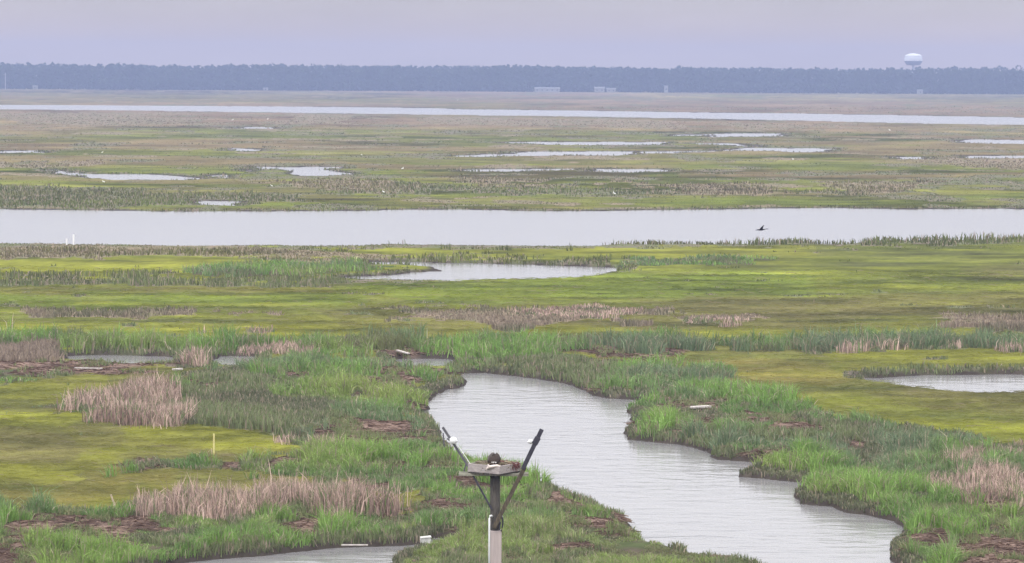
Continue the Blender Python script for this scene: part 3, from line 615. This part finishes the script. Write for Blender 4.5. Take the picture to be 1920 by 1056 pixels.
def utility():
    D = 2950; b = Q(10, 150, D); t = empty('utility_pole', (b.x, D, .3))
    m = MB(); m.sweep([(b.x, D, .2), (b.x, D, 15)], [.4, .28], 8); m.build('post', mat('grey timber', (.45, .44, .45), .8, noise=3, col2=(.36, .35, .36)), t)
    m = MB(); m.beam((b.x - 1.5, D, 13.6), (b.x + 1.5, D, 13.6), .25); m.build('crossarm', mat('grey crossarm', (.4, .4, .4)), t)
    tag(t, 'faint tall pole in front of the wood at the left edge', 'pole')
utility()

# ------------------------------------------------------------------ nest platform
wood_l = mat('pale weathered board', (.47, .42, .41), .85, noise=9, col2=(.30, .26, .26), stretch=(1, 1, 6), bump=.4)
wood_g = mat('grey lichened board', (.40, .40, .32), .9, noise=7, col2=(.24, .22, .19), stretch=(1, 1, 3), bump=.5)
wood_d = mat('dark timber', (.05, .044, .040), .8, noise=8, col2=(.11, .098, .085), stretch=(4, 4, .6), bump=.6)  # darker timber tone shared by the pole and the floor boards
wood_b = mat('brown timber', (.15, .12, .085), .85, noise=8, col2=(.06, .05, .04), stretch=(3, 3, .7), bump=.5)
post_l = mat('pale pinkish post wrap', (.50, .42, .41), .6, noise=5, col2=(.42, .35, .345), stretch=(3, 3, .3), bump=.1)
slate = mat('dark metal pipe', (.035, .033, .045), .5, noise=6, col2=(.07, .066, .085), bump=.1)
greypipe = mat('grey weathered arm', (.15, .145, .16), .7, noise=6, col2=(.08, .078, .09), bump=.3)
whitep = mat('white plastic', (.85, .85, .86), .4, noise=4, col2=(.76, .76, .78))
PD = 86.0
def nest_platform():
    base = Q(928, 1120, PD); base.z = .3; t = empty('nest_platform', base)
    def p(px, py, d=0): return Q(px, py, PD + d)
    top = p(929, 892); mid = p(929, 994)
    m = MB(); m.sweep([(top.x, PD, mid.z - .6), (top.x, PD, mid.z), (top.x - .01, PD, top.z)], [.145, .14, .135], 18); m.build('pole', wood_d, t, True)
    m = MB(); m.beam((mid.x + .01, PD - .02, -.3), (mid.x + .01, PD - .02, mid.z), .315, .34); m.build('lower_post', post_l, t, bevel=.015)
    # box
    zb = p(936, 890, -.6).z; B = p(936, 890, -.58); A = Vector((B.x - .83, B.y + .56, zb)); Cc = Vector((B.x + .56, B.y + .83, zb)); E = A + Cc - B
    hh = .215; ctr = (A + Cc) / 2
    for a_, b_ in ((B, A), (B, Cc), (A, E), (Cc, E)):
        m = MB(); d = (b_ - a_).normalized() * .02; up = Vector((0, 0, hh / 2 + .01))
        inn = (ctr - (a_ + b_) / 2).normalized() * .02
        if a_ is B and b_ is A: a2, b2 = a_ - d, b_ + d
        elif b_ is E and a_ is Cc: a2, b2 = a_ - d, b_ + d
        else: a2, b2 = a_ + d * 1.05, b_ - d * 1.05
        m.beam(a2 + up, b2 + up, .038, hh); m.build('side_board', wood_l if a_ is B else wood_g, t, bevel=.004)
    for q in range(6):                                           # floor slats
        m = MB(); f1 = (q + .5) / 6; a_ = B.lerp(A, f1); b_ = Cc.lerp(E, f1); dn = Vector((0, 0, -.018)); e_ = (b_ - a_).normalized() * .03
        m.beam(a_ - e_ + dn, b_ + e_ + dn, .15, .03); m.build('floor_board', wood_d, t)
    # cross arms beneath
    z0 = zb - .075
    for dy, xl, xr in ((-.16, -.0, .0), (.16, .0, .0)):
        L = p(860, 886); Rr = p(991, 892)
        m = MB(); m.beam((L.x + xl, PD + dy + .1, zb - .07), (Rr.x + xr, PD + dy + .1, zb - .07), .05, .075); m.build('crossbeam', wood_g, t, bevel=.005)
    for s_ in (-.3, .3):
        a_ = ctr + (Cc - B) * (-.5) + (A - B) * s_; b_ = ctr + (Cc - B) * .5 + (A - B) * s_
    # right arm: timber brace then metal pipe
    m = MB(); m.beam(p(926, 990, -.22), p(984, 876, -.30), .11, .09, up=(0, 1, 0)); m.build('brace', wood_b, t, bevel=.006)
    m = MB(); m.beam(p(980, 880, -.30), p(1016, 805, -.32), .115, .10, up=(0, 1, 0)); m.build('upper_arm', slate, t, bevel=.01)
    m = MB(); m.beam(p(1002, 833, -.33) , p(1009, 820, -.33), .16, .11, up=(0, 1, 0)); m.build('clamp', slate, t, bevel=.01)
    # left arm
    m = MB(); m.beam(p(830, 801, .05), p(882, 880, .0), .068, .07, up=(0, 1, 0)); m.build('upper_arm', greypipe, t, bevel=.008)
    m = MB(); m.beam(p(858, 834, .0), p(885, 875, -.05), .016, .016, up=(0, 1, 0)); m.build('arm_highlight', whitep, t)  # thin white strip standing in for the highlight along the lower arm
    m = MB(); m.beam(p(886, 890, .0), p(922, 955, -.12), .05, .06, up=(0, 1, 0)); m.build('brace', slate, t, bevel=.004)
    m = MB(); m.beam(p(831, 812, .03), p(833, 838, .03), .035, .03); m.beam(p(838, 822, .03), p(848, 830, .03), .035, .03, up=(0, 1, 0)); m.build('bracket', greypipe, t)
    m = MB(); m.beam(p(874, 870, .0), p(870, 884, 0), .04, .035, up=(0, 1, 0)); m.build('bracket', greypipe, t)
    # small white camera heads
    for px, py, sc in ((850, 826, 1.0), (995, 828, .65)):
        c = p(px, py, -.1); m = MB()
        m.lathe([(.02 * sc, -.10 * sc), (.07 * sc, -.085 * sc), (.10 * sc, -.03 * sc), (.10 * sc, .05 * sc), (.06 * sc, .085 * sc), (.015 * sc, .095 * sc)], 16, c)
        m.beam(c + Vector((-.0, 0, .02)), c + Vector((.10 if px < 900 else -.08, -.06, -.02)), .06 * sc); m.build('camera_head', whitep, t, True)
    # conduit and cable
    m = MB(); a_ = p(917.5, 972, -.2); m.sweep([(a_.x, a_.y, -.2), (a_.x, a_.y, a_.z), (a_.x + .015, a_.y, a_.z + .06), (a_.x + .055, a_.y, a_.z + .075), (a_.x + .08, a_.y + .05, a_.z + .04)], [.026] * 5, 8); m.build('conduit', whitep, t, True)
    m = MB(); q_ = [p(938, 965, -.2), p(941, 968, -.2), p(943, 978, -.2), p(942, 988, -.2), p(940, 996, -.2), p(936, 992, -.2), p(938, 980, -.22), p(934, 976, -.22)]
    m.sweep(q_, [.022] * len(q_), 8); m.build('cable_loop', slate, t, True)
    m = MB(); q_ = [p(937, 972, -.22), p(938, 966, -.21), p(941, 965, -.21), p(943, 970, -.21)]; m.sweep(q_, [.013] * 4, 6); m.build('cable', whitep, t, True)
    tag(t, 'weathered wooden nest box on a pole with two raised slanting arms', 'nest platform')
    return A, B, Cc, E, ctr, zb, hh
A_, B_, C_, E_, ctr, zb, hh = nest_platform()

# nest of sticks
nest_mat = mat('sticks', (1, 1, 1), .9, attr=True)
def nest():
    m = MB(); ux = (C_ - B_).normalized(); uy = (A_ - B_).normalized()
    for i in range(520):
        r_ = .46 * math.sqrt(random.random()); th = random.uniform(0, 6.283)
        c = ctr + ux * r_ * math.cos(th) + uy * r_ * math.sin(th) + Vector((0, 0, random.uniform(.02, hh + .02 + .03 * (r_ > .3))))
        d = random.uniform(0, 6.283); L = random.uniform(.10, .26); ln = max(0, .47 - r_)
        v = Vector((math.cos(d), math.sin(d), random.uniform(-.12, .16))) * min(L, ln + .10)
        red = ux.dot(c - ctr) > .15 and uy.dot(c - ctr) < .05
        k = random.uniform(.6, 1.3); base = (.22, .105, .085) if red else random.choice([(.20, .15, .11), (.30, .25, .20), (.12, .09, .07), (.34, .33, .20)])
        m.sweep([c - v, c + Vector((0, 0, random.uniform(0, .02))), c + v], [.007, .008, .004], 5, tuple(min(1, q * k) for q in base))
    for i in range(90):                                          # sods and dry grass hanging over the right side
        c = C_.lerp(B_, random.uniform(.05, .45)) + Vector((random.uniform(-.05, .05), random.uniform(-.06, .0), hh + random.uniform(-.10, .05)))
        v = Vector((random.uniform(-.05, .08), random.uniform(-.04, .02), random.uniform(-.13, .04)))
        k = random.uniform(.5, 1.3)
        m.sweep([c, c + v * .5 + Vector((0, 0, .02)), c + v], [.010, .009, .003], 5, tuple(q * k for q in (.20, .085, .08)))
    o = m.build('osprey_nest', nest_mat, attr=True); tag(o, 'nest of brown sticks and reddish dry grass filling the wooden box', 'nest')
    m = MB(); P = lambda x, y, d=0: Q(x, y, PD - .60 + d)
    m.sweep([P(912, 880.5, .16), P(915, 877, .16), P(919, 875.5, .13), P(925, 874.5, .1), P(932, 873.5, .06), P(939, 874.5, .04)], [.026, .032, .042, .040, .036, .016], 8)
    m.sweep([P(918, 876, .12), P(916, 872.5, .14), P(914.5, 870.5, .15)], [.024, .02, .008], 7)
    o = m.build('bleached_branch', mat('bleached wood', (.74, .66, .62), .8, noise=12, col2=(.6, .5, .47)), smooth=True); tag(o, 'pale bleached forked branch lying over the front edge of the nest box', 'branch')
nest()

# ------------------------------------------------------------------ birds
bird_mat = mat('feathers', (1, 1, 1), .75, attr=True)
def osprey():
    m = MB(); c = Q(926, 868, PD - .12); D1 = (.055, .042, .036); D2 = (.115, .10, .092); W = (.82, .80, .78)
    X = lambda dx, dy, dz: c + Vector((dx, dy, dz))
    # tail and back to breast, facing the camera and a little left
    m.sweep([X(.06, .36, .17), X(.05, .28, .16), X(.03, .16, .15), X(.01, .04, .09), X(0, -.07, .04), X(0, -.15, .0), X(0, -.19, -.02)], [.03, .06, .105, .150, .155, .11, .04], 14, D1, .85)
    m.sweep([X(-.12, -.04, .03), X(-.11, .08, .12), X(-.05, .2, .19), X(.0, .33, .20)], [.05, .07, .05, .01], 10, D2, 1.1)     # folded wings
    m.sweep([X(.12, -.04, .03), X(.12, .08, .10), X(.09, .2, .18), X(.07, .34, .23)], [.05, .07, .05, .01], 10, D1, 1.1)
    m.sweep([X(-.05, .05, .14), X(-.045, .03, .20), X(-.03, .01, .235), X(-.005, -.01, .25), X(.02, -.015, .24)], [.085, .07, .055, .035, .012], 12, D2)
    # head low in front: dark with white brow and cheek
    m.sweep([X(.01, -.10, .02), X(.01, -.155, .035), X(.01, -.20, .035), X(.01, -.235, .02)], [.06, .062, .052, .02], 12, D1)
    m.sweep([X(.002, -.19, .038), X(.002, -.235, .03)], [.036, .030], 10, W, .8)
    m.sweep([X(.042, -.17, .036), X(.042, -.222, .03)], [.028, .024], 10, W, .9)
    m.sweep([X(-.05, -.16, .04), X(-.048, -.20, .035)], [.014, .012], 8, W, 1.4)
    m.sweep([X(.022, -.235, .028), X(.022, -.262, .016), X(.022, -.268, -.006)], [.014, .01, .003], 8, D1)
    o = m.build('osprey', bird_mat, smooth=True, attr=True)
    tag(o, 'dark brown bird of prey with white face patch sitting low in the nest box', 'bird')
osprey()
def flying_bird():
    D = 185.0; P = lambda x, y, d=0: Q(x, y, D + d); m = MB(); K = (.014, .012, .016)
    m.sweep([P(1416.5, 431.7), P(1420, 431.3), P(1424, 431), P(1428, 430.8), P(1431, 430.6), P(1433, 430.3), P(1435, 429.9), P(1437.5, 429.4), P(1439, 429.3), P(1441.5, 429.9)],
            [.012, .035, .06, .07, .055, .035, .022, .02, .026, .005], 10, K, .75)
    for s_ in (-1, 1):                                           # raised wings, arched
        q = [P(1427.5, 431, s_ * .05), P(1428.2, 427.5, s_ * .16), P(1430.2, 424.5, s_ * .24), P(1432.5, 422.2, s_ * .34)]
        wd = [.19, .17, .11, .03]; vs = []
        for a, w_ in zip(q, wd): 
            for dx, dz in ((-1.2, -.25), (-.2, .16), (.8, .0)): vs.append(a + Vector((dx * w_ * .5, 0, dz * w_)) + Vector((0, .012, 0)))
            for dx, dz in ((-1.2, -.25), (-.2, .16), (.8, .0)): vs.append(a + Vector((dx * w_ * .5, 0, dz * w_)) - Vector((0, .012, 0)))
        fs = []
        for i in range(3):
            o = i * 6
            for r_ in ((0, 1, 7, 6), (1, 2, 8, 7), (3, 9, 10, 4), (4, 10, 11, 5), (0, 6, 9, 3), (2, 5, 11, 8)): fs.append(tuple(o + j for j in r_))
        m.add(vs, fs, K)
    o = m.build('flying_ibis', bird_mat, smooth=True, attr=True); tag(o, 'black long-necked bird flying right over the wide river', 'bird')
flying_bird()
def egret_mesh():
    m = MB(); W = (.9, .9, .9)
    m.sweep([(-.36, 0, .34), (-.26, 0, .38), (-.12, 0, .43), (.04, 0, .47), (.16, 0, .50), (.22, 0, .56), (.20, 0, .64), (.17, 0, .71), (.20, 0, .76), (.25, 0, .775), (.30, 0, .77)],
            [.02, .06, .12, .14, .10, .055, .04, .036, .04, .038, .018], 10, W)
    m.sweep([(.29, 0, .77), (.36, 0, .76), (.44, 0, .745)], [.02, .013, .003], 6, (.7, .5, .12))
    for s_ in (-1, 1): m.sweep([(-.02, .04 * s_, .40), (.0, .04 * s_, .2), (-.02, .04 * s_, 0)], [.018, .012, .012], 6, (.03, .03, .03))
    return m
EG = [(858, 188, 'white bird on the pale marsh beyond the far river', 1.6), (436, 226, 'left of two white birds on the pinkish marsh this side of the far river', 1.5),
      (502, 224, 'right of two white birds on the pinkish marsh this side of the far river', 1.3), (194, 343, 'white bird just below the long pond at left', .9),
      (192, 287, 'white bird left of the small far pond at upper left', .9), (509, 350, 'white bird on green marsh right of and below the long left pond', .75),
      (755, 318, 'white bird right of the group of small bright pools', 1.0), (719, 362, 'small white bird at the edge of the grey-green strip above the wide river', .8),
      (1152, 366, 'white bird on the bright meadow edge above the wide river, right of centre', 1.0), (678, 291, 'small white bird left of the long pale pond in the centre', .7),
      (1487, 300, 'white bird below the right-hand thin bright pond', .9), (1668, 245, 'white bird in the far marsh left of the water tower\'s line', 1.3)]
em = egret_mesh().build('egret', bird_mat, smooth=True, attr=True); first = True
for px, py, lab, sc in EG:
    o = em if first else em.copy()
    if not first: C.objects.link(o)
    first = False
    g = G(px, py + 1.5, .32); o.location = g; o.rotation_euler = (0, 0, random.choice([0, math.pi]) + random.uniform(-.5, .5)); o.scale = (sc * .62,) * 3
    tag(o, lab, 'bird', 'white birds standing about the marsh')

# ------------------------------------------------------------------ stakes and drift
def stake(name, px, py, top, wd, m_, label, cat, lean=0, cap=True):
    g = G(px, py, .25); s = g.y / F; h = (py - top) * s; t = empty(name, g)
    m = MB(); m.beam(g - Vector((0, 0, .2)), g + Vector((lean, 0, h)), wd, wd * .7, up=(0, 1, 0)); m.build('stake_post', m_, t, bevel=wd * .12)
    if cap:
        m = MB(); m.beam(g + Vector((-wd * 1.0, 0, -.1)), g + Vector((-wd * 1.5, 0, h * .3)), wd * .7, wd * .5, up=(0, 1, 0)); m.build('stake_peg', mat('tan wood', (.5, .4, .28), .8, noise=9, col2=(.4, .3, .2)), t)
    tag(t, label, cat)
yel = mat('yellow painted wood', (.72, .66, .28), .6, noise=8, col2=(.58, .50, .24))
stake('marker_stake', 401, 853, 813, .06, yel, 'thin yellow marker stake standing in the meadow at left', 'stake')
stake('marker_post', 138, 458, 440, .13, whitep, 'white post on the near bank of the wide river at far left', 'post', cap=False)
stake('marker_post', 125, 457, 448, .13, whitep, 'short pale stub just left of the taller white riverbank post', 'post', cap=False)
stake('leaning_stick', 226, 968, 927, .05, mat('pale stick', (.52, .42, .32), .8, noise=9, col2=(.4, .32, .24)), 'pale stick leaning left beside the lower-left reed bed', 'stick', lean=-.30, cap=False)
plank_m = mat('bleached plank', (.60, .56, .53), .8, noise=7, col2=(.34, .30, .28), bump=.3)
def plank(a, b, wd, th, label, grey=False):
    p = G(*a, .42); q = G(*b, .42); m = MB(); m.beam(p, q, wd, th)
    o = m.build('driftwood_plank', plank_m, bevel=.008); tag(o, label, 'plank', 'pale planks stranded on the marsh')
plank((1297, 764), (1330, 762), .30, .08, 'white plank in the brown wrack right of the creek')
plank((745, 657), (766, 663), .14, .06, 'white plank slanting across the brown mat behind the creek head')
plank((325, 693), (341, 692), .22, .08, 'short white board at the foot of the small pink reed tuft')
plank((690, 1022), (640, 1022), .05, .04, 'thin pale plank at the upper edge of the bottom pond')
plank((140, 690), (192, 691), .12, .05, 'long thin pale plank on the brown wrack at left')
def white_box():
    g = G(798, 1019, .16); t = empty('white_box', g)
    m = MB(); wb = mat('stained white plastic', (.62, .62, .60), .6, noise=6, col2=(.36, .36, .33)); m.beam(g + Vector((-.15, 0, .06)), g + Vector((.15, .04, .09)), .26, .17); m.build('box_body', wb, t, bevel=.02)
    m = MB(); m.beam(g + Vector((-.16, 0, .165)), g + Vector((.16, .04, .195)), .28, .04); m.build('lid', wb, t, bevel=.01)
    tag(t, 'small white box washed up at the corner of the bottom pond', 'box')
white_box()

# ------------------------------------------------------------------ haze
def haze():
    m = bpy.data.materials.new('haze'); m.use_nodes = True; n = m.node_tree; n.nodes.clear()
    o = n.nodes.new('ShaderNodeOutputMaterial'); v = n.nodes.new('ShaderNodeVolumePrincipled')
    v.inputs['Color'].default_value = (.44, .525, .83, 1); v.inputs['Density'].default_value = .00030; v.inputs['Anisotropy'].default_value = 0
    n.links.new(v.outputs[0], o.inputs['Volume'])
    M_ = MB(); x0, x1, y0, y1, z0, z1 = -3200, 3200, -400, 4200, -1.6, 56
    M_.add([(x0, y0, z0), (x1, y0, z0), (x1, y1, z0), (x0, y1, z0), (x0, y0, z1), (x1, y0, z1), (x1, y1, z1), (x0, y1, z1)],
           [(3, 2, 1, 0), (4, 5, 6, 7), (0, 1, 5, 4), (1, 2, 6, 5), (2, 3, 7, 6), (3, 0, 4, 7)])
    h = M_.build('haze', m); tag(h, kind='stuff')
haze()
